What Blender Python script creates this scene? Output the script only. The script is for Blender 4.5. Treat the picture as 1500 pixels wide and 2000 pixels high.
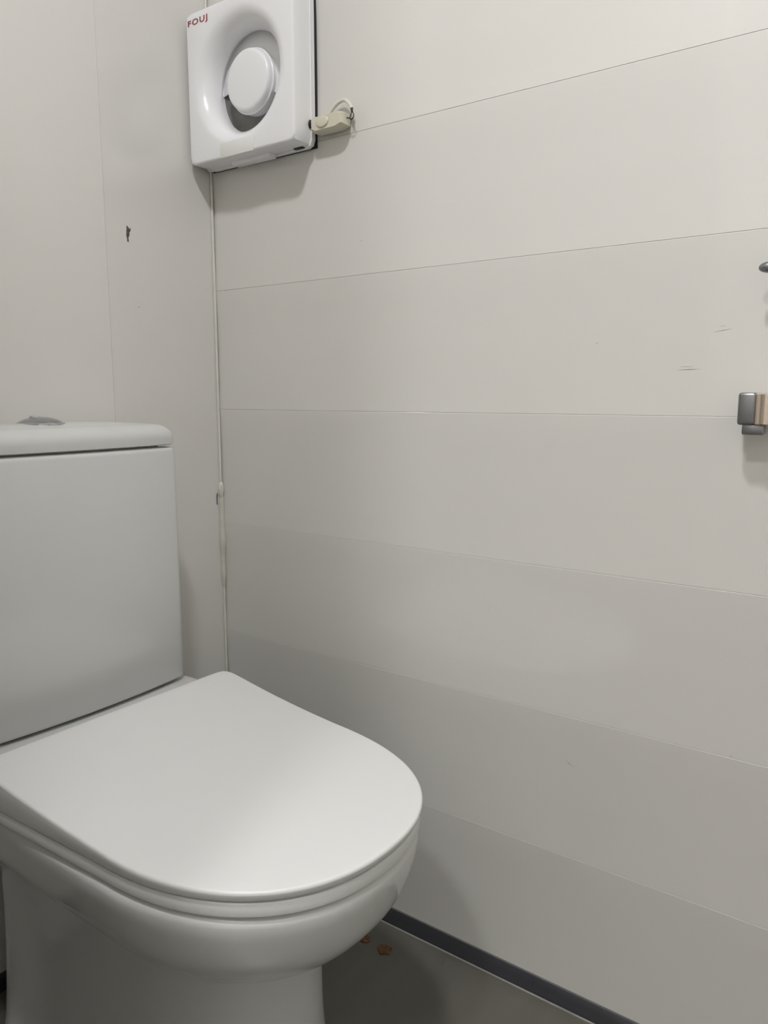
import bpy, bmesh, math, random
from mathutils import Vector, Matrix

for o in list(bpy.data.objects):
    bpy.data.objects.remove(o, do_unlink=True)
random.seed(4)
scene = bpy.context.scene
COL = scene.collection

# ------------------------------------------------------------------ camera
D = 0.93
CAM = Vector((-D, -1.105 * D, 0.842))
FPX = 1502.0
pitch = math.radians(8.59)
yaw = math.atan2(2105, FPX / math.cos(pitch))
F = Vector((math.sin(yaw) * math.cos(pitch), math.cos(yaw) * math.cos(pitch), -math.sin(pitch)))
Rr = Vector((math.cos(yaw), -math.sin(yaw), 0))
U = Rr.cross(F)
cd = bpy.data.cameras.new('camera')
cd.sensor_fit = 'VERTICAL'
cd.sensor_height = 36.0
cd.lens = FPX * 36.0 / 2000.0
cd.clip_start = 0.01
cam = bpy.data.objects.new('camera', cd)
COL.objects.link(cam)
cam.matrix_world = Matrix(((Rr.x, U.x, -F.x, CAM.x), (Rr.y, U.y, -F.y, CAM.y), (Rr.z, U.z, -F.z, CAM.z), (0, 0, 0, 1)))
scene.camera = cam

# ------------------------------------------------------------------ world, exposure
w = bpy.data.worlds.new('world')
scene.world = w
w.use_nodes = True
w.node_tree.nodes['Background'].inputs[0].default_value = (0.02, 0.02, 0.02, 1)
vs = scene.view_settings
vs.view_transform = 'Standard'
vs.look = 'None'
vs.gamma = 1
vs.use_curve_mapping = False
vs.exposure = 2.07

# lamps of the room: (x, y, radius, emission strength)
CEIL = 2.30
LAMPS = [(-0.88, -0.77, 0.075, 65.0), (-1.55, -0.845, 0.085, 42.0)]

# ------------------------------------------------------------------ materials
def mat(name, col, rough=0.4, metal=0.0, coat=0.0, coat_rough=0.05, var=0.03, vscale=6.0, bump=0.0, bscale=300.0,
        stretch=(1, 1, 1), spec=0.5, emit=None, estr=0.0, rvar=0.0):
    m = bpy.data.materials.new(name)
    m.use_nodes = True
    nt = m.node_tree
    b = nt.nodes['Principled BSDF']
    b.inputs['Roughness'].default_value = rough
    b.inputs['Metallic'].default_value = metal
    b.inputs['Coat Weight'].default_value = coat
    b.inputs['Coat Roughness'].default_value = coat_rough
    b.inputs['Specular IOR Level'].default_value = spec
    tc = nt.nodes.new('ShaderNodeTexCoord')
    mp = nt.nodes.new('ShaderNodeMapping')
    mp.inputs['Scale'].default_value = stretch
    nt.links.new(tc.outputs['Object'], mp.inputs[0])
    n = nt.nodes.new('ShaderNodeTexNoise')
    n.inputs['Scale'].default_value = vscale
    n.inputs['Detail'].default_value = 4
    nt.links.new(mp.outputs[0], n.inputs['Vector'])
    r = nt.nodes.new('ShaderNodeValToRGB')
    r.color_ramp.elements[0].position = 0.3
    r.color_ramp.elements[1].position = 0.7
    r.color_ramp.elements[0].color = tuple(c * (1 - var) for c in col) + (1,)
    r.color_ramp.elements[1].color = tuple(min(1, c * (1 + var)) for c in col) + (1,)
    nt.links.new(n.outputs['Fac'], r.inputs[0])
    nt.links.new(r.outputs[0], b.inputs['Base Color'])
    if rvar:
        mr = nt.nodes.new('ShaderNodeMapRange')
        mr.inputs[3].default_value = rough - rvar
        mr.inputs[4].default_value = rough + rvar
        nt.links.new(n.outputs['Fac'], mr.inputs[0])
        nt.links.new(mr.outputs[0], b.inputs['Roughness'])
    if bump:
        n2 = nt.nodes.new('ShaderNodeTexNoise')
        n2.inputs['Scale'].default_value = bscale
        n2.inputs['Detail'].default_value = 2
        nt.links.new(mp.outputs[0], n2.inputs['Vector'])
        bp = nt.nodes.new('ShaderNodeBump')
        bp.inputs['Strength'].default_value = 1.0
        bp.inputs['Distance'].default_value = bump
        nt.links.new(n2.outputs['Fac'], bp.inputs['Height'])
        nt.links.new(bp.outputs[0], b.inputs['Normal'])
        nt.links.new(bp.outputs[0], b.inputs['Coat Normal'])
    if emit:
        b.inputs['Emission Color'].default_value = emit + (1,)
        b.inputs['Emission Strength'].default_value = estr
    return m

M = {}
M['pvc_h'] = mat('panel_plastic_side', (0.715, 0.70, 0.662), 0.45, coat=1.0, coat_rough=0.03, var=0.012, vscale=3,
                 bump=0.00006, bscale=60, stretch=(0.4, 0.15, 3.0))
M['pvc_v'] = mat('panel_plastic_rear', (0.735, 0.72, 0.685), 0.45, coat=1.0, coat_rough=0.025, var=0.012, vscale=3,
                 bump=0.00003, bscale=30, stretch=(1.0, 1.0, 0.3))
M['wallback'] = mat('wall_core', (0.35, 0.34, 0.31), 0.7)
M['ceiling'] = mat('ceiling_paint', (0.75, 0.74, 0.70), 0.6, var=0.02)
M['floor'] = mat('vinyl_floor', (0.135, 0.128, 0.110), 0.30, var=0.10, vscale=5, bump=0.00012, bscale=25,
                 stretch=(1.0, 3.0, 1.0), rvar=0.08)
M['skirting'] = mat('dark_skirting', (0.035, 0.036, 0.042), 0.35, var=0.1, vscale=20)
M['skirting_edge'] = mat('skirting_edge_grey', (0.16, 0.16, 0.16), 0.3, var=0.1, vscale=30)
M['sealant'] = mat('white_sealant', (0.72, 0.71, 0.64), 0.45, var=0.05, vscale=30)
M['sealant_floor'] = mat('grimy_sealant', (0.30, 0.29, 0.26), 0.45, var=0.15, vscale=40)
M['sealant_old'] = mat('yellowed_sealant', (0.62, 0.61, 0.53), 0.5, var=0.12, vscale=25, bump=0.0006, bscale=60)
M['ceramic'] = mat('glazed_ceramic', (0.65, 0.655, 0.64), 0.30, coat=0.7, coat_rough=0.04, var=0.008)
M['lid'] = mat('seat_plastic', (0.76, 0.765, 0.75), 0.38, var=0.006)
M['chrome'] = mat('chrome', (0.62, 0.62, 0.64), 0.10, metal=1.0, var=0.03)
M['chrome_grey'] = mat('grey_chrome', (0.42, 0.42, 0.44), 0.14, metal=1.0, var=0.03)
M['steel'] = mat('brushed_steel', (0.30, 0.30, 0.31), 0.32, metal=1.0, var=0.08, vscale=60)
M['chrome_warm'] = mat('chrome_warm_reflection', (0.85, 0.72, 0.60), 0.18, metal=1.0, var=0.03)  # chrome barrel's warm reflection put into the metal colour
M['fan'] = mat('fan_plastic', (0.90, 0.895, 0.91), 0.28, coat=0.4, coat_rough=0.06, var=0.01)
M['fan_shade'] = mat('fan_hub_shade', (0.20, 0.195, 0.185), 0.5, var=0.15, vscale=40)  # dark colour painted in for the hub's shadow inside the fan
M['dust'] = mat('dusty_plastic', (0.66, 0.65, 0.62), 0.55, var=0.12, vscale=50)
M['black'] = mat('black_rubber_gap_shade', (0.012, 0.010, 0.014), 0.5, var=0.1)  # wires, and painted shade in the gap behind the fan
M['red'] = mat('red_print', (0.30, 0.03, 0.04), 0.4, var=0.03)
M['cream'] = mat('cream_plastic', (0.68, 0.65, 0.52), 0.35, coat=0.2, var=0.02)
M['cord'] = mat('cord_white', (0.74, 0.71, 0.63), 0.45, var=0.03)
M['tape'] = mat('clear_tape', (0.85, 0.85, 0.81), 0.25, var=0.02)
M['leaf'] = mat('dry_leaf', (0.15, 0.07, 0.02), 0.6, var=0.5, vscale=160)
M['chip'] = mat('dark_chip', (0.10, 0.095, 0.09), 0.7, var=0.5, vscale=300)
M['scuff'] = mat('grey_scuff', (0.22, 0.21, 0.19), 0.6, var=0.3, vscale=200)
M['lamp_rim'] = mat('lamp_rim_white', (0.8, 0.8, 0.8), 0.4)

# ------------------------------------------------------------------ helpers
def obj(name, bm, m, parent=None, angle=38, recalc=True):
    if recalc:
        bmesh.ops.recalc_face_normals(bm, faces=bm.faces[:])
    for f in bm.faces:
        f.smooth = True
    lim = math.radians(angle)
    for e in bm.edges:
        if len(e.link_faces) == 2 and e.calc_face_angle(0) > lim:
            e.smooth = False
    me = bpy.data.meshes.new(name)
    bm.to_mesh(me)
    bm.free()
    me.materials.append(m)
    o = bpy.data.objects.new(name, me)
    COL.objects.link(o)
    if parent:
        o.parent = parent
        o.matrix_parent_inverse = parent.matrix_world.inverted()
    return o

def empty(name, loc=(0, 0, 0)):
    o = bpy.data.objects.new(name, None)
    o.empty_display_size = 0.02
    COL.objects.link(o)
    o.location = loc
    o.matrix_world = Matrix.Translation(loc)
    return o

def tag(o, label=None, cat=None, group=None, kind=None):
    if label: o['label'] = label
    if cat: o['category'] = cat
    if group: o['group'] = group
    if kind: o['kind'] = kind
    return o

def box(lo, hi, bev=0.0, seg=2, bm=None):
    b = bmesh.new()
    bmesh.ops.create_cube(b, size=1)
    for v in b.verts:
        v.co = Vector([(lo[i] + hi[i]) / 2 + v.co[i] * (hi[i] - lo[i]) for i in range(3)])
    if bev:
        bmesh.ops.bevel(b, geom=b.edges[:], offset=bev, segments=seg, affect='EDGES', profile=0.5)
    if bm is None:
        return b
    return merge(bm, b)

def merge(bm, b):
    tmp = bpy.data.meshes.new('tmp')
    b.to_mesh(tmp); b.free()
    bm.from_mesh(tmp)
    bpy.data.meshes.remove(tmp)
    return bm

def loft(rings, cap0=True, cap1=True, bm=None):
    bm = bm or bmesh.new()
    vr = [[bm.verts.new(p) for p in r] for r in rings]
    n = len(rings[0])
    for a, b in zip(vr[:-1], vr[1:]):
        for i in range(n):
            bm.faces.new((a[i], a[(i + 1) % n], b[(i + 1) % n], b[i]))
    if cap0: bm.faces.new(vr[0])
    if cap1: bm.faces.new(vr[-1])
    return bm

def tube(pts, r, seg=10, bm=None, smooth=True):
    pts = [Vector(p) for p in pts]
    if smooth and len(pts) > 2:                      # Catmull-Rom
        out = []
        P = [pts[0] * 2 - pts[1]] + pts + [pts[-1] * 2 - pts[-2]]
        for i in range(1, len(P) - 2):
            for k in range(6):
                t = k / 6
                a, b, c, d = P[i - 1], P[i], P[i + 1], P[i + 2]
                out.append(0.5 * ((2 * b) + (c - a) * t + (2 * a - 5 * b + 4 * c - d) * t * t + (3 * b - a - 3 * c + d) * t ** 3))
        out.append(pts[-1])
        pts = out
    rings = []
    ref = Vector((0.3, 0.2, 0.93)).normalized()
    for i, p in enumerate(pts):
        t = (pts[min(i + 1, len(pts) - 1)] - pts[max(i - 1, 0)]).normalized()
        ref = (ref - t * ref.dot(t)).normalized()
        s = t.cross(ref)
        rings.append([p + (ref * math.cos(2 * math.pi * k / seg) + s * math.sin(2 * math.pi * k / seg)) * r for k in range(seg)])
    return loft(rings, bm=bm)

def lathe_x(profile, cy, cz, seg=64, cap0=False, cap1=False):
    """profile: list of (x, r) turned about the axis through (cy, cz) parallel to x"""
    rings = [[(x, cy + r * math.cos(2 * math.pi * k / seg), cz + r * math.sin(2 * math.pi * k / seg)) for k in range(seg)] for x, r in profile]
    return loft(rings, cap0, cap1)

def lathe_z(profile, cx, cy, seg=48, cap0=True, cap1=True):
    rings = [[(cx + r * math.cos(2 * math.pi * k / seg), cy + r * math.sin(2 * math.pi * k / seg), z) for k in range(seg)] for r, z in profile]
    return loft(rings, cap0, cap1)

# ------------------------------------------------------------------ the setting
XL, YF = -2.15, -1.75                      # far side of the room and the wall behind the camera
PW, Z0 = 0.1993, 0.022                     # panel width, lower edge of the lowest panel
floor = obj('floor', box((XL - .06, YF - .06, -0.05), (0.06, 0.06, 0.0)), M['floor']); tag(floor, 'dark grey brown vinyl floor', 'floor', kind='structure')
ceil = obj('ceiling', box((XL - .06, YF - .06, CEIL), (0.06, 0.06, CEIL + 0.05)), M['ceiling']); tag(ceil, 'plain white ceiling', 'ceiling', kind='structure')

wall_right = obj('wall_right', box((0.009, YF, 0.0), (0.06, 0.06, CEIL)), M['wallback'])
tag(wall_right, 'off white wall of wide horizontal plastic panels', 'wall', kind='structure')
SAG = 0.0018
def panel_profile(wd, gap=0.00002):
    c, dz = (0.0007, 0.0012) if gap < 0.0001 else (0.0010, 0.0010)      # bevel along the upper edge
    pts = [(0.009, wd - gap), (c, wd - gap)]
    n = 12
    for k in range(n + 1):
        t = k / n
        z = wd - dz - t * (wd - dz - gap)
        pts.append((SAG * (1 - (2 * z / wd - 1) ** 2), z))
    pts += [(0.009, gap)]
    return pts
def panel_mesh(length, vertical, wd=PW):
    prof = panel_profile(wd, 0.00035 if vertical else 0.00002)
    if not vertical:
        rings = [[(x, y, z) for x, z in prof] for y in (0.0, -length)]
    else:
        rings = [[(-z, x, h) for x, z in prof] for h in (0.0, length)]
    return loft(rings)
first = None
n_h = int((CEIL - Z0) / PW)
for k in range(n_h):
    if first is None:
        first = obj('panel', panel_mesh(-YF - 0.001, False), M['pvc_h'], wall_right, angle=20)
        p = first
    else:
        p = first.copy(); COL.objects.link(p); p.parent = wall_right
    p.location = (0, -0.0005, Z0 + k * PW)

wall_back = obj('wall_back', box((XL, 0.009, 0.0), (0.009, 0.06, CEIL)), M['wallback'])
tag(wall_back, 'off white wall of wide vertical plastic panels behind the cistern', 'wall', kind='structure')
first = None
for k in range(9):
    if first is None:
        first = obj('panel', panel_mesh(CEIL - 0.002, True), M['pvc_v'], wall_back, angle=20)
        p = first
    else:
        p = first.copy(); COL.objects.link(p); p.parent = wall_back
    p.location = (-0.2093 - k * PW, 0, 0.001)
p = obj('panel', panel_mesh(CEIL - 0.002, True, 0.2083), M['pvc_v'], wall_back, angle=20)
p.location = (-0.0010, 0, 0.001)
tag(obj('wall_left', box((XL - .06, YF, 0), (XL, 0.0, CEIL)), M['pvc_h']), 'plain off white far wall', 'wall', kind='structure')
tag(obj('wall_front', box((XL - .06, YF - .06, 0), (0.06, YF, CEIL)), M['pvc_h']), 'plain off white wall facing the toilet', 'wall', kind='structure')

part_l = obj('wall_partition', box((-0.85, -0.61, 0.0), (-0.80, -0.0005, 2.02), 0.003), M['pvc_v'])
tag(part_l, 'off white partition beside the toilet', 'wall', kind='structure')
# skirting along the side wall
prof = [(0.008, 0.0), (0.008, 0.0212), (-0.0006, 0.0212), (-0.0022, 0.0200), (-0.0062, 0.0125), (-0.0105, 0.0045), (-0.0124, 0.0012), (-0.0124, 0.0)]
bb = obj('baseboard_right', loft([[(x, y, z) for x, z in prof] for y in (-0.0005, YF + .001)]), M['skirting'], angle=45)
tag(bb, 'low dark grey skirting strip along the side wall', 'baseboard', kind='structure')
obj('top_edge', box((-0.0019, YF + .001, 0.0203), (-0.0002, -0.0005, 0.0219), 0.0004), M['skirting_edge'], bb)
t = obj('trim_1', tube([(-0.0132, YF + .002, 0.0006), (-0.0132, -0.6, 0.0007), (-0.0132, -0.0125, 0.0006)], 0.0016, 8, smooth=False), M['sealant_floor'])
tag(t, 'thin pale sealant line between skirting and floor', 'sealant', kind='structure')
tag(obj('baseboard_back', box((-0.7995, -0.0105, 0.0), (-0.0126, 0.008, 0.0212), 0.0012), M['skirting']), 'low dark grey skirting strip behind the toilet', 'baseboard', kind='structure')

# sealant bead in the vertical corner
bead = obj('trim_2', tube([(-0.0022, -0.0022, 0.022), (-0.0022, -0.0022, 2.295)], 0.0023, 12, smooth=False), M['sealant'])
tag(bead, 'thin white sealant bead running up the corner of the two walls', 'sealant', kind='structure')
# swollen, yellowed stretch below the lump
rings = []
for k in range(25):
    tt = k / 24
    z = 0.50 + tt * 0.185
    r = 0.0024 + 0.0034 * math.sin(math.pi * tt) ** 0.7 + 0.0008 * math.sin(17 * tt)
    rings.append([(-0.002 + r * math.cos(a), -0.002 + r * math.sin(a), z) for a in [2 * math.pi * j / 12 for j in range(12)]])
obj('yellowed_bead', loft(rings), M['sealant_old'], bead)
b = bmesh.new()
bmesh.ops.create_icosphere(b, subdivisions=3, radius=1)
for v in b.verts:
    v.co = Vector((-0.0035 + v.co.x * 0.005, -0.0035 + v.co.y * 0.005, 0.678 + v.co.z * 0.014 + 0.002 * math.sin(5 * v.co.x + 3 * v.co.y)))
obj('sealant_lump', b, M['sealant'], bead)
obj('crack', tube([(-0.0105, -0.0012, 0.672), (-0.0112, -0.0012, 0.660), (-0.0108, -0.0012, 0.652)], 0.0007, 6), M['black'], bead)

def flat_mark(name, pts, plane, parent, m, th=0.0003):
    """small raised blemish: outline in (u, z) on the side wall ('x') or rear wall ('y')"""
    def sag(v, v0, wd):                     # depth of the dished panel face at this place
        q = ((v - v0) / wd) % 1.0
        return SAG * (1 - (2 * q - 1) ** 2)
    r0, r1 = [], []
    for u, z in pts:
        if plane == 'x':
            g = sag(z, Z0, PW); r0.append((g + 0.0005, u, z)); r1.append((g - th, u, z))
        else:
            g = sag(u + 0.001, -0.2083, 0.2083); r0.append((u, g + 0.0005, z)); r1.append((u, g - th, z))
    return obj(name, loft([r0, r1]), m, parent)
flat_mark('chip_mark', [(-.1712, 1.0975), (-.1685, 1.0955), (-.1665, 1.0930), (-.1640, 1.0950), (-.1645, 1.0905), (-.1668, 1.0880), (-.1672, 1.0830),
                        (-.1690, 1.0800), (-.1685, 1.0738), (-.1712, 1.0735), (-.1716, 1.0790), (-.1728, 1.0830), (-.1720, 1.0900)], 'y', wall_back, M['chip'])
flat_mark('chip_edge', [(-.1642, 1.0935), (-.1628, 1.0915), (-.1632, 1.0870), (-.1655, 1.0835), (-.1662, 1.0870), (-.1645, 1.0900)], 'y', wall_back, M['sealant'], 0.0006)
flat_mark('speck', [(-.1565, .9782), (-.1558, .9790), (-.1550, .9782), (-.1557, .9772)], 'y', wall_back, M['chip'])
def scuff(u0, z0, u1, z1, th):
    mx, mz = (u0 + u1) / 2, (z0 + z1) / 2
    flat_mark('scuff_mark', [(u0, z0), (mx, mz + th), (u1, z1), (mx, mz - th)], 'x', wall_right, M['scuff'], 0.00012)
for s in [(-.7725, .8715, -.8010, .8722, .00035), (-.776, .8752, -.792, .8748, .00015), (-.8103, .9125, -.8310, .9156, .00028), (-.815, .9185, -.825, .9190, .00015),
          (-.6570, .3568, -.6675, .3512, .0004), (-.6745, .9050, -.6790, .9062, .0003), (-.3970, .846, -.3982, .842, .0003), (-.311, 1.0668, -.319, 1.0660, .0002),
          (-.859, .425, -.861, .421, .0004), (-.5622, .0322, -.5632, .0292, .0004), (-.535, .545, -.538, .552, .0002)]:
    scuff(*s)

# ------------------------------------------------------------------ ceiling lamps
for i, (lx, ly, lr, st) in enumerate(LAMPS):
    L = empty('ceiling_lamp', (lx, ly, CEIL - 0.016))
    tag(L, ['round white ceiling lamp above the toilet', 'round white ceiling lamp farther from the side wall'][i], 'lamp', 'ceiling lamps')
    obj('rim', lathe_z([(lr + .012, CEIL - .0005), (lr + .014, CEIL - .006), (lr + .010, CEIL - .014), (lr, CEIL - .015), (lr, CEIL - .0006)], lx, ly, cap0=False, cap1=False), M['lamp_rim'], L)
    em = mat('lamp_glow', (0.9, 0.9, 0.9), 0.5, emit=(0.985, 0.985, 1.0), estr=st)
    obj('diffuser', lathe_z([(lr - .0002, CEIL - .002), (lr - .0002, CEIL - .013), (lr * .6, CEIL - .0145), (0.001, CEIL - .015)], lx, ly), em, L)

# ------------------------------------------------------------------ toilet
CX = -0.355
toilet = empty('toilet', (CX, -0.33, 0))
tag(toilet, 'white ceramic close coupled toilet with its lid closed', 'toilet')

NOUT = 220
def outline(wd, yc, yf, yb, nf=2.3, nb=9.0, flare=0.0, N=900):
    """closed plan outline, front towards -y; wd half width at yc; flare: extra half width at the rear"""
    pts = []
    for k in range(N):                      # front half, from +x to -x
        a = math.pi * k / N
        c, s = math.cos(a), math.sin(a)
        x = wd * math.copysign(abs(c) ** (2 / nf), c)
        y = yc - (yc - yf) * abs(s) ** (2 / nf)
        pts.append((x, y))
    for k in range(N):                      # rear half, back from -x to +x
        a = math.pi * k / N
        c, s = -math.cos(a), math.sin(a)
        x = wd * math.copysign(abs(c) ** (2 / nb), c)
        y = yc + (yb - yc) * abs(s) ** (2 / nb)
        x *= 1 + flare * ((y - yc) / (yb - yc)) / wd
        pts.append((x, y))
    # even spacing along the outline
    n = len(pts)
    cum = [0.0]
    for i in range(n):
        a, b = pts[i], pts[(i + 1) % n]
        cum.append(cum[-1] + math.hypot(b[0] - a[0], b[1] - a[1]))
    out, j = [], 0
    for k in range(NOUT):
        tgt = cum[-1] * k / NOUT
        while cum[j + 1] < tgt: j += 1
        f = (tgt - cum[j]) / max(1e-9, cum[j + 1] - cum[j])
        a, b = pts[j], pts[(j + 1) % n]
        out.append((a[0] + (b[0] - a[0]) * f, a[1] + (b[1] - a[1]) * f))
    return out

def lid_z(y):
    s = max(0.0, min(1.0, (y + 0.622) / 0.437))
    return 0.4015 + 0.0335 * s ** 2.4

LID = dict(wd=0.181, yc=-0.40, yf=-0.622, yb=-0.182, nf=2.25, nb=26.0, flare=0.008)
def shrink(o, d):
    q = dict(o); q['wd'] -= d; q['yf'] += d; q['yb'] -= d; return q
def ring(o, z, d=0.0):
    return [(CX + x, y, z(y) if callable(z) else z) for x, y in outline(**shrink(o, d))]
# closing lid: wedge, thicker at the hinge
rings = [ring(LID, 0.3915, 0.012), ring(LID, 0.3905, 0.006), ring(LID, 0.3915, 0.0025)]
rings += [ring(LID, lambda y: 0.3915 + (lid_z(y) - 0.3915) * 0.25, 0.001), ring(LID, lambda y: 0.3915 + (lid_z(y) - 0.3915) * 0.65, 0.0)]
for kk in range(5):
    a = kk / 4 * math.pi / 2
    rings.append(ring(LID, lambda y, a=a: lid_z(y) - 0.0032 * (1 - math.sin(a)), 0.0032 * (1 - math.cos(a))))
base = outline(**shrink(LID, 0.0032))
for sc in (0.97, 0.92, 0.84, 0.74, 0.62, 0.5, 0.38, 0.26, 0.14, 0.04):
    r = []
    for x, y in base:
        yy = -0.40 + (y + 0.40) * sc
        r.append((CX + x * sc, yy, lid_z(yy)))
    rings.append(r)
obj('closing_lid', loft(rings), M['lid'], toilet)
# seat ring under the lid
SEAT = dict(wd=0.178, yc=-0.40, yf=-0.619, yb=-0.186, nf=2.25, nb=22.0, flare=0.007)
rings = [ring(SEAT, 0.3742, 0.006), ring(SEAT, 0.3742, 0.0014), ring(SEAT, 0.3748, 0.0004), ring(SEAT, 0.3762, 0.0), ring(SEAT, 0.3875, 0.0), ring(SEAT, 0.3887, 0.0006), ring(SEAT, 0.3892, 0.002), ring(SEAT, 0.3892, 0.06)]
obj('seat', loft(rings), M['lid'], toilet)
# rubber buffers keep the lid off the seat
for bx_, by_ in ((-0.11, -0.50), (0.11, -0.50)):
    obj('buffer', lathe_z([(0.006, 0.3885), (0.006, 0.3922)], CX + bx_, by_, 16), M['lid'], toilet)
for sx in (-1, 1):
    obj('hinge', lathe_z([(0.016, 0.3715), (0.016, 0.378), (0.014, 0.392)], CX + sx * 0.08, -0.205, 24), M['chrome'], toilet)

# bowl and pedestal, one ceramic body
def spline(tab, z):
    """smooth interpolation of rows (z, ...) sorted downward"""
    for i in range(len(tab) - 1):
        if tab[i][0] >= z >= tab[i + 1][0]:
            a, b = tab[i], tab[i + 1]
            p = tab[i - 1] if i else a
            q = tab[i + 2] if i + 2 < len(tab) else b
            t = (a[0] - z) / (a[0] - b[0])
            out = []
            for j in range(1, len(a)):
                h = a[0] - b[0]
                m0 = ((b[j] - p[j]) / (p[0] - b[0])) * h if p is not a else (b[j] - a[j])
                m1 = ((q[j] - a[j]) / (a[0] - q[0])) * h if q is not b else (b[j] - a[j])
                out.append((2 * t**3 - 3 * t * t + 1) * a[j] + (t**3 - 2 * t * t + t) * m0 + (-2 * t**3 + 3 * t * t) * b[j] + (t**3 - t * t) * m1)
            return out
    return list(tab[-1][1:])
#        z     half w  widest  front   rear    nf   nb
BOWL = [(0.372, 0.180, -0.400, -0.618, -0.100, 2.2, 6.0),
        (0.350, 0.179, -0.400, -0.617, -0.085, 2.2, 6.0),
        (0.310, 0.168, -0.395, -0.604, -0.065, 2.2, 6.0),
        (0.280, 0.151, -0.385, -0.581, -0.050, 2.2, 6.0),
        (0.252, 0.125, -0.370, -0.546, -0.045, 2.2, 6.0),
        (0.237, 0.108, -0.355, -0.518, -0.040, 2.3, 6.0),
        (0.222, 0.102, -0.345, -0.502, -0.035, 2.4, 6.0),
        (0.120, 0.102, -0.340, -0.498, -0.030, 2.4, 6.0),
        (0.030, 0.109, -0.340, -0.506, -0.030, 2.4, 6.0),
        (0.000, 0.114, -0.340, -0.511, -0.030, 2.4, 6.0)]
def bowl_ring(z, d=0.0):
    wd, yc, yf, yb, nf, nb = spline(BOWL, z)
    bulge = 0.027 * max(0.0, min(1.0, (0.33 - z) / 0.11))       # rounded swelling at the rear of the pedestal
    return [(CX + x * (1 + bulge / wd * math.exp(-((y + 0.085) / 0.036) ** 2)), y, z) for x, y in outline(wd - d, yc, yf + d, yb - d, nf, nb)]
rings = [[(p[0], p[1], 0.3716) for p in bowl_ring(0.372, 0.05)]]
for k in range(8):                          # rounded rim
    a = math.pi / 2 * k / 7
    rings.append([(p[0], p[1], 0.362 + 0.0098 * math.cos(a)) for p in bowl_ring(0.372 - 0.010 * k / 7, 0.010 * (1 - math.sin(a)))])
nz = 60
for k in range(1, nz + 1):
    rings.append(bowl_ring(0.362 * (1 - k / nz)))
obj('bowl', loft(rings), M['ceramic'], toilet, angle=60)
# platform that carries the cistern
PLAT = dict(wd=0.176, yc=-0.10, yf=-0.172, yb=-0.020, nf=9.0, nb=9.0)
rings = [ring(PLAT, 0.25, 0.07), ring(PLAT, 0.30, 0.035), ring(PLAT, 0.345, 0.006), ring(PLAT, 0.36, 0.0), ring(PLAT, 0.404, 0.0), ring(PLAT, 0.4105, 0.002), ring(PLAT, 0.4135, 0.006), ring(PLAT, 0.4145, 0.012)]
obj('cistern_platform', loft(rings), M['ceramic'], toilet, angle=60)

# cistern
def tank_ring(z, d=0.0, hw=0.161, bow=0.011, yfc=-0.123, yb=-0.006, rc=0.012):
    pts = []
    hw -= d
    y0 = yfc + d
    def fr(x): return y0 - bow * (1 - (x / hw) ** 2)
    n = 16
    xs = [hw - rc - (2 * (hw - rc)) * k / n for k in range(n + 1)]
    # front edge from +x to -x, then round the corner, go back
    right = []
    slope_y = fr(hw - rc)
    for k in range(7):
        a = math.pi / 2 * k / 6
        right.append((hw - rc + rc * math.cos(a), slope_y + rc - rc * math.sin(a)))
    pts += right
    pts += [(x, fr(x)) for x in xs[1:-1]]
    pts += [(-x, y) for x, y in reversed(right)]
    ybk = yb - d
    pts += [(-hw, ybk - 0.004), (-hw + 0.004, ybk), (0, ybk), (hw - 0.004, ybk), (hw, ybk - 0.004)]
    return [(CX + x, y, z) for x, y in pts]
rings = [tank_ring(0.4175, 0.014), tank_ring(0.4178, 0.006), tank_ring(0.4200, 0.0018), tank_ring(0.4240, 0.0), tank_ring(0.60, -0.0005), tank_ring(0.7625, 0.0),
         tank_ring(0.7670, 0.0013), tank_ring(0.7690, 0.0045), tank_ring(0.7695, 0.012)]
obj('cistern', loft(rings), M['ceramic'], toilet, angle=50)
rings = [tank_ring(0.7695, 0.016), tank_ring(0.7712, 0.0165), tank_ring(0.7716, 0.004), tank_ring(0.7730, 0.0008)]
for k in range(9):
    a = math.pi / 2 * k / 8
    rings.append(tank_ring(0.782 + 0.020 * math.sin(a), 0.021 * (1 - math.cos(a)), rc=0.014))
topring = tank_ring(0.802, 0.021, rc=0.014)
cyy = -0.07
for sc in (0.9, 0.75, 0.55, 0.35, 0.15, 0.02):
    rings.append([(CX + (p[0] - CX) * sc, cyy + (p[1] - cyy) * sc, 0.802 + 0.0055 * (1 - sc ** 2)) for p in topring])
clid = obj('cistern_lid', loft(rings), M['ceramic'], toilet, angle=60)
BX, BY, BZ = CX - 0.018, -0.072, 0.8066
btn = obj('flush_button', lathe_z([(0.028, BZ - .004), (0.0285, BZ), (0.027, BZ + .0016), (0.022, BZ + .0045), (0.014, BZ + .0072), (0.006, BZ + .0083), (0.001, BZ + .0085)], BX, BY), M['chrome_grey'], clid)
obj('button_ring', lathe_z([(0.0305, BZ - .004), (0.0305, BZ + .0002), (0.0290, BZ + .0010), (0.0287, BZ - .003)], BX, BY, cap0=False, cap1=False), M['chrome'], clid)
obj('button_bar', box((BX - .013, BY - .004, BZ + .0055), (BX - .001, BY + .004, BZ + .0098), 0.001), M['chrome'], clid)

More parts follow.
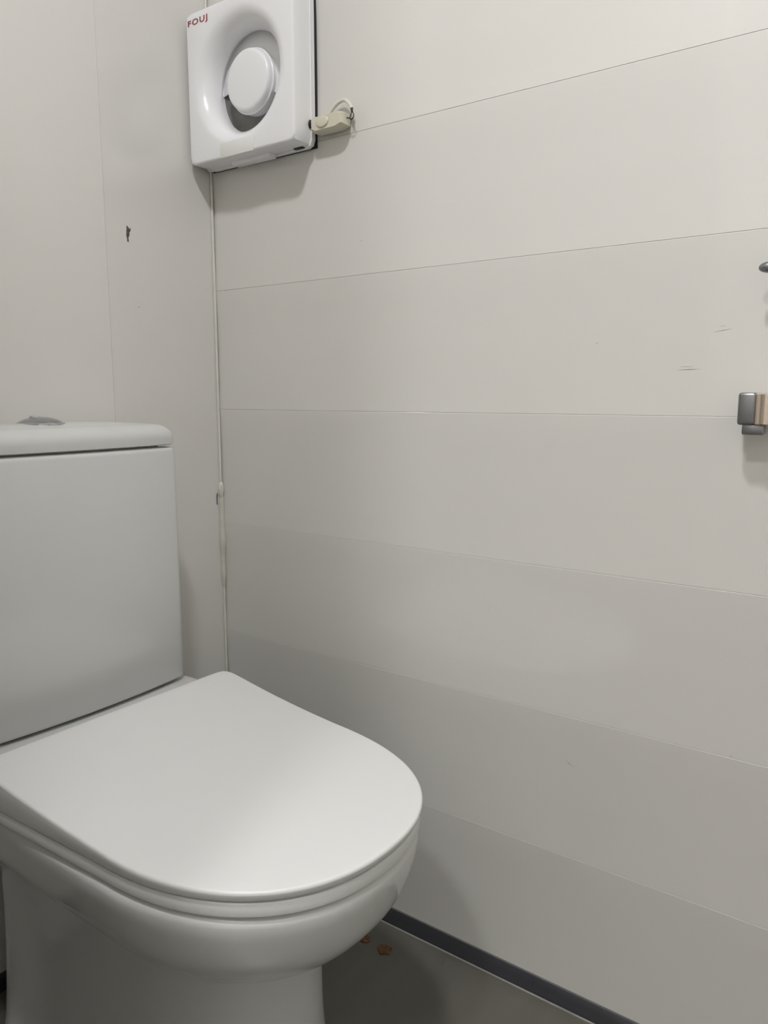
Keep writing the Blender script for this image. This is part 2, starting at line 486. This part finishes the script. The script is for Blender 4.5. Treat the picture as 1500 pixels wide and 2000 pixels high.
# ------------------------------------------------------------------ extractor fan
FY0, FY1, FZ0, FZ1 = -0.0065, -0.2345, 1.207, 1.4335
FCY, FCZ = (FY0 + FY1) / 2 + 0.0015, (FZ0 + FZ1) / 2 + 0.0005
XFRONT = -0.0500
fan = empty('extractor_fan', (0, FCY, FZ0))
tag(fan, 'square white plastic extractor fan with round hub on the side wall', 'fan')
def sq(k, N, hy, hz, rc, cy, cz):
    """point on a rounded square by angle"""
    a = 2 * math.pi * k / N
    c, s = math.cos(a), math.sin(a)
    m = max(abs(c), abs(s))
    x, z = c / m, s / m
    p = Vector((x * hy, z * hz))
    ix, iz = hy - rc, hz - rc
    if abs(p.x) > ix and abs(p.y) > iz:
        c0 = Vector((math.copysign(ix, p.x), math.copysign(iz, p.y)))
        dvec = (p - c0)
        if dvec.length > 0: p = c0 + dvec.normalized() * rc
    return cy + p.x, cz + p.y
NF = 128
hy, hz = (FY0 - FY1) / 2, (FZ1 - FZ0) / 2
my, mz = (FY0 + FY1) / 2, (FZ0 + FZ1) / 2
def sqring(x, ins, rc):
    return [(x, *sq(k, NF, hy - ins, hz - ins, rc, my, mz)) for k in range(NF)]
def cring(x, r):
    return [(x, FCY + r * math.cos(2 * math.pi * k / NF), FCZ + r * math.sin(2 * math.pi * k / NF)) for k in range(NF)]
rings = [sqring(-0.0140, 0.004, 0.010), sqring(-0.0142, 0.0010, 0.010), sqring(-0.030, 0.0010, 0.009), sqring(-0.0462, 0.0012, 0.008),
         sqring(-0.0486, 0.0019, 0.008), sqring(-0.0497, 0.0032, 0.008), sqring(-0.0500, 0.0055, 0.008)]
bell = [(-0.0500 + 0.033 * (1 - math.cos(a)), 0.0985 - 0.0260 * math.sin(a)) for a in [math.pi / 2 * k / 14 for k in range(15)]] + [(-0.0140, 0.0725), (-0.0140, 0.0770), (-0.0030, 0.0770)]
rings += [cring(x, r) for x, r in bell]
obj('front_cover', loft(rings, cap0=False, cap1=False), M['fan'], fan, angle=45)
obj('back_plate', loft([cring(-0.0035, 0.0785), sqring(-0.0035, 0.004, 0.010), sqring(-0.0045, 0.0006, 0.010), sqring(-0.0138, -0.0002, 0.010), sqring(-0.0138, 0.006, 0.010)], False, False), M['fan'], fan)
obj('seam_lip', loft([sqring(-0.0150, 0.0008, 0.010), sqring(-0.0150, -0.0012, 0.010), sqring(-0.0136, -0.0012, 0.010), sqring(-0.0136, 0.0008, 0.010)], False, False), M['fan'], fan)
obj('inner_plate', lathe_x([(-0.0032, 0.0780), (-0.0034, 0.001)], FCY, FCZ, 64, False, True), M['fan_shade'], fan)
# white guide ring round the hub, open below; the dark plate there paints the hub's shadow
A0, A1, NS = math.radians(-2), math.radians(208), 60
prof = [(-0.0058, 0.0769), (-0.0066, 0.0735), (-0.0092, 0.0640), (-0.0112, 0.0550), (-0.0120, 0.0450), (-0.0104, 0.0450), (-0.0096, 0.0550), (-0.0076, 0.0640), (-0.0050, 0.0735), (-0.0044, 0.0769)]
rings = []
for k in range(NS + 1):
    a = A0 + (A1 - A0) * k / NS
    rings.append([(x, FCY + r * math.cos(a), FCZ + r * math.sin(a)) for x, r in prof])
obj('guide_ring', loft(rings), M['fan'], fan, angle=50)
obj('gap_shade', box((-0.0029, FY1 + .0004, FZ0 + .001), (0.001, FY0 - .002, FZ1 - .001)), M['black'], fan)  # black slab painting the shade in the gap between fan and wall
# hub
hub = obj('motor_hub', lathe_x([(-0.0036, 0.0460), (-0.0170, 0.0462), (-0.0178, 0.0474), (-0.0190, 0.0478), (-0.0202, 0.0472), (-0.0208, 0.0460), (-0.0260, 0.0450), (-0.0282, 0.0442), (-0.0295, 0.0425), (-0.0302, 0.039), (-0.0307, 0.026), (-0.0310, 0.012), (-0.0311, 0.0008)], FCY, FCZ, 64, True, True), M['fan'], fan, angle=50)
# lower latch strip under the cover, tape over its edge
obj('latch_strip', box((-0.030, -0.163, FZ0 - 0.0052), (-0.0145, -0.082, FZ0 + 0.002), 0.0008), M['fan'], fan)
obj('latch_slot', box((-0.0205, -0.2220, FZ0 - 0.0006), (-0.0145, -0.2040, FZ0 + 0.004), 0.0004), M['black'], fan)
obj('tape_strip', box((-0.0506, -0.1500, FZ0 + 0.0012), (-0.0496, -0.0780, FZ0 + 0.0230), 0.0003), M['tape'], fan)
# lettering
tc = bpy.data.curves.new('lettering', 'FONT')
tc.body = 'FOUJ'
tc.size = 0.0155
tc.space_character = 1.22
tc.extrude = 0.0002
tc.offset = 0.00022
to = bpy.data.objects.new('tmp_text', tc)
COL.objects.link(to)
dg = bpy.context.evaluated_depsgraph_get()
me = bpy.data.meshes.new_from_object(to.evaluated_get(dg))
bpy.data.objects.remove(to)
xs = [v.co.x for v in me.vertices]; ys = [v.co.y for v in me.vertices]
sx = 0.0445 / (max(xs) - min(xs)); sy = 0.0112 / (max(ys) - min(ys))
for v in me.vertices:
    tx, tz = (v.co.x - min(xs)) * sx, (v.co.y - min(ys)) * sy
    v.co = Vector((XFRONT - 0.0002 - v.co.z, -0.0135 - tx, 1.4108 + tz))
me.materials.clear(); me.materials.append(M['red'])
lt = bpy.data.objects.new('lettering', me)
COL.objects.link(lt)
lt.parent = fan; lt.matrix_parent_inverse = fan.matrix_world.inverted()
lt['label'] = 'red capital letters FOUJ'

# ------------------------------------------------------------------ cord switch beside the fan
SY, SZ, SX = -0.2705, 1.2325, -0.0140
sw = empty('cord_switch', (SX, SY, SZ - 0.013))
tag(sw, 'cream inline cord switch hanging on its white flex beside the extractor fan', 'switch')
hl, hh, hd = 0.0310, 0.0122, 0.0105
def sw_ring(x, s):
    pts = [(-hl, -hh * .62), (-hl * .72, -hh), (hl * .62, -hh), (hl, -hh * .66), (hl, hh * .66), (hl * .62, hh), (-hl * .72, hh), (-hl, hh * .62)]
    return [(x, SY - u * s[0], SZ + v * s[1]) for u, v in pts]
b = loft([sw_ring(SX + hd, (.93, .86)), sw_ring(SX + hd * .6, (1, 1)), sw_ring(SX - hd * .35, (1, 1)), sw_ring(SX - hd * .8, (.94, .84)), sw_ring(SX - hd, (.88, .76))])
obj('switch_body', b, M['cream'], sw, angle=30)
def oval(x, a, c):
    return [(x, SY + 0.006 + a * math.cos(2 * math.pi * k / 32), SZ + 0.0003 + c * math.sin(2 * math.pi * k / 32)) for k in range(32)]
obj('rocker', loft([oval(SX - hd + .002, .0115, .0078), oval(SX - hd - .0012, .0113, .0076), oval(SX - hd - .0022, .0100, .0066), oval(SX - hd - .0026, .004, .003)]), M['cream'], sw, angle=30)
obj('cord', tube([(-0.009, SY + .034, SZ - .002), (-0.008, SY + .026, SZ + .006), (-0.0065, SY + .012, SZ + .014), (-0.0065, SY - .006, SZ + .0265), (-0.0085, SY - .022, SZ + .0285), (-0.0115, SY - .034, SZ + .020), (-0.0135, SY - .0395, SZ + .012)], 0.0026, 12), M['cord'], sw)
obj('black_wire', tube([(-0.0135, SY - .0395, SZ + .0125), (-0.0140, SY - .0400, SZ + .0080), (-0.0150, SY - .0375, SZ + .0010), (-0.0150, SY - .0385, SZ - .0025), (-0.0150, SY - .0430, SZ - .0010), (-0.0145, SY - .0435, SZ + .0030), (-0.0140, SY - .0405, SZ + .0085)], 0.0007, 8), M['black'], sw)
obj('black_wire', tube([(-0.0150, SY - .0382, SZ - .002), (-0.0150, SY - .034, SZ + .0005), (-0.0140, SY - .0300, SZ + .001)], 0.0008, 8), M['black'], sw)
obj('wire_sleeve', tube([(-0.0133, SY - .0390, SZ + .0135), (-0.0140, SY - .0402, SZ + .0080)], 0.0016, 10, smooth=False), M['black'], sw)
b = bmesh.new(); bmesh.ops.create_uvsphere(b, u_segments=20, v_segments=10, radius=1)
for v in b.verts: v.co = Vector((-0.0165 + v.co.x * .0042, FY1 - 0.0004 + v.co.y * .0018, 1.2375 + v.co.z * .0062))
obj('cord_inlet', b, M['black'], fan)

# ------------------------------------------------------------------ chrome fittings at the right edge
br = empty('chrome_bracket', (0, -0.885, 0.80))
tag(br, 'chrome wall bracket with a short stub beneath, at the right picture edge', 'bracket')
obj('wall_plate', lathe_x([(0.0015, 0.020), (-0.003, 0.020), (-0.005, 0.017), (-0.005, 0.001)], -0.888, 0.828, 40, True, True), M['chrome'], br)
obj('arm', lathe_x([(-0.004, 0.009), (-0.022, 0.009)], -0.884, 0.828, 24, True, True), M['chrome'], br)
obj('clamp_block', box((-0.034, -0.866, 0.8110), (-0.016, -0.8480, 0.8455), 0.003, 3), M['steel'], br)
obj('barrel', lathe_z([(0.010, .811), (0.0135, .8125), (0.0135, .8435), (0.010, .845)], -0.0270, -0.8765, 32), M['chrome_warm'], br)
obj('stub', box((-0.032, -0.8750, 0.8005), (-0.018, -0.8530, 0.8118), 0.002, 2), M['steel'], br)
hk = empty('wall_hook', (0, -0.885, 0.97))
tag(hk, 'small rounded grey metal hook tip above the chrome bracket', 'hook')
obj('plate', lathe_x([(0.0015, 0.014), (-0.003, 0.014), (-0.004, 0.001)], -0.893, 0.973, 32, True, True), M['chrome'], hk)
obj('stem', tube([(-0.002, -0.893, .973), (-0.020, -0.893, .973), (-0.029, -0.887, .9735), (-0.030, -0.872, .9735)], 0.0035, 12), M['steel'], hk)
b = bmesh.new(); bmesh.ops.create_uvsphere(b, u_segments=24, v_segments=12, radius=1)
for v in b.verts: v.co = Vector((-0.030 + v.co.x * .006, -0.869 + v.co.y * .0105, .9735 + v.co.z * .0058))
obj('tip', b, M['steel'], hk)

# ------------------------------------------------------------------ dry leaf scraps on the floor
def scrap(x, y, r, seed, label):
    rnd = random.Random(seed)
    n = 14
    rr = [r * rnd.uniform(0.72, 1.12) for _ in range(n)]
    def rg(s, dz): return [(x + s * rr[k] * math.cos(2 * math.pi * k / n), y + s * rr[k] * math.sin(2 * math.pi * k / n), dz + rnd.uniform(0, .0008)) for k in range(n)]
    o = obj('leaf_scrap', loft([rg(.9, 0.0002), rg(1.0, 0.0014), rg(.6, 0.0022), rg(.15, 0.0012)]), M['leaf'])
    tag(o, label, 'leaf scrap', 'leaf scraps on the floor')
scrap(-0.064, -0.403, 0.0118, 3, 'larger brown dry leaf scrap on the floor by the skirting')
scrap(-0.0625, -0.366, 0.0085, 8, 'smaller brown dry leaf scrap on the floor nearest the toilet bowl')
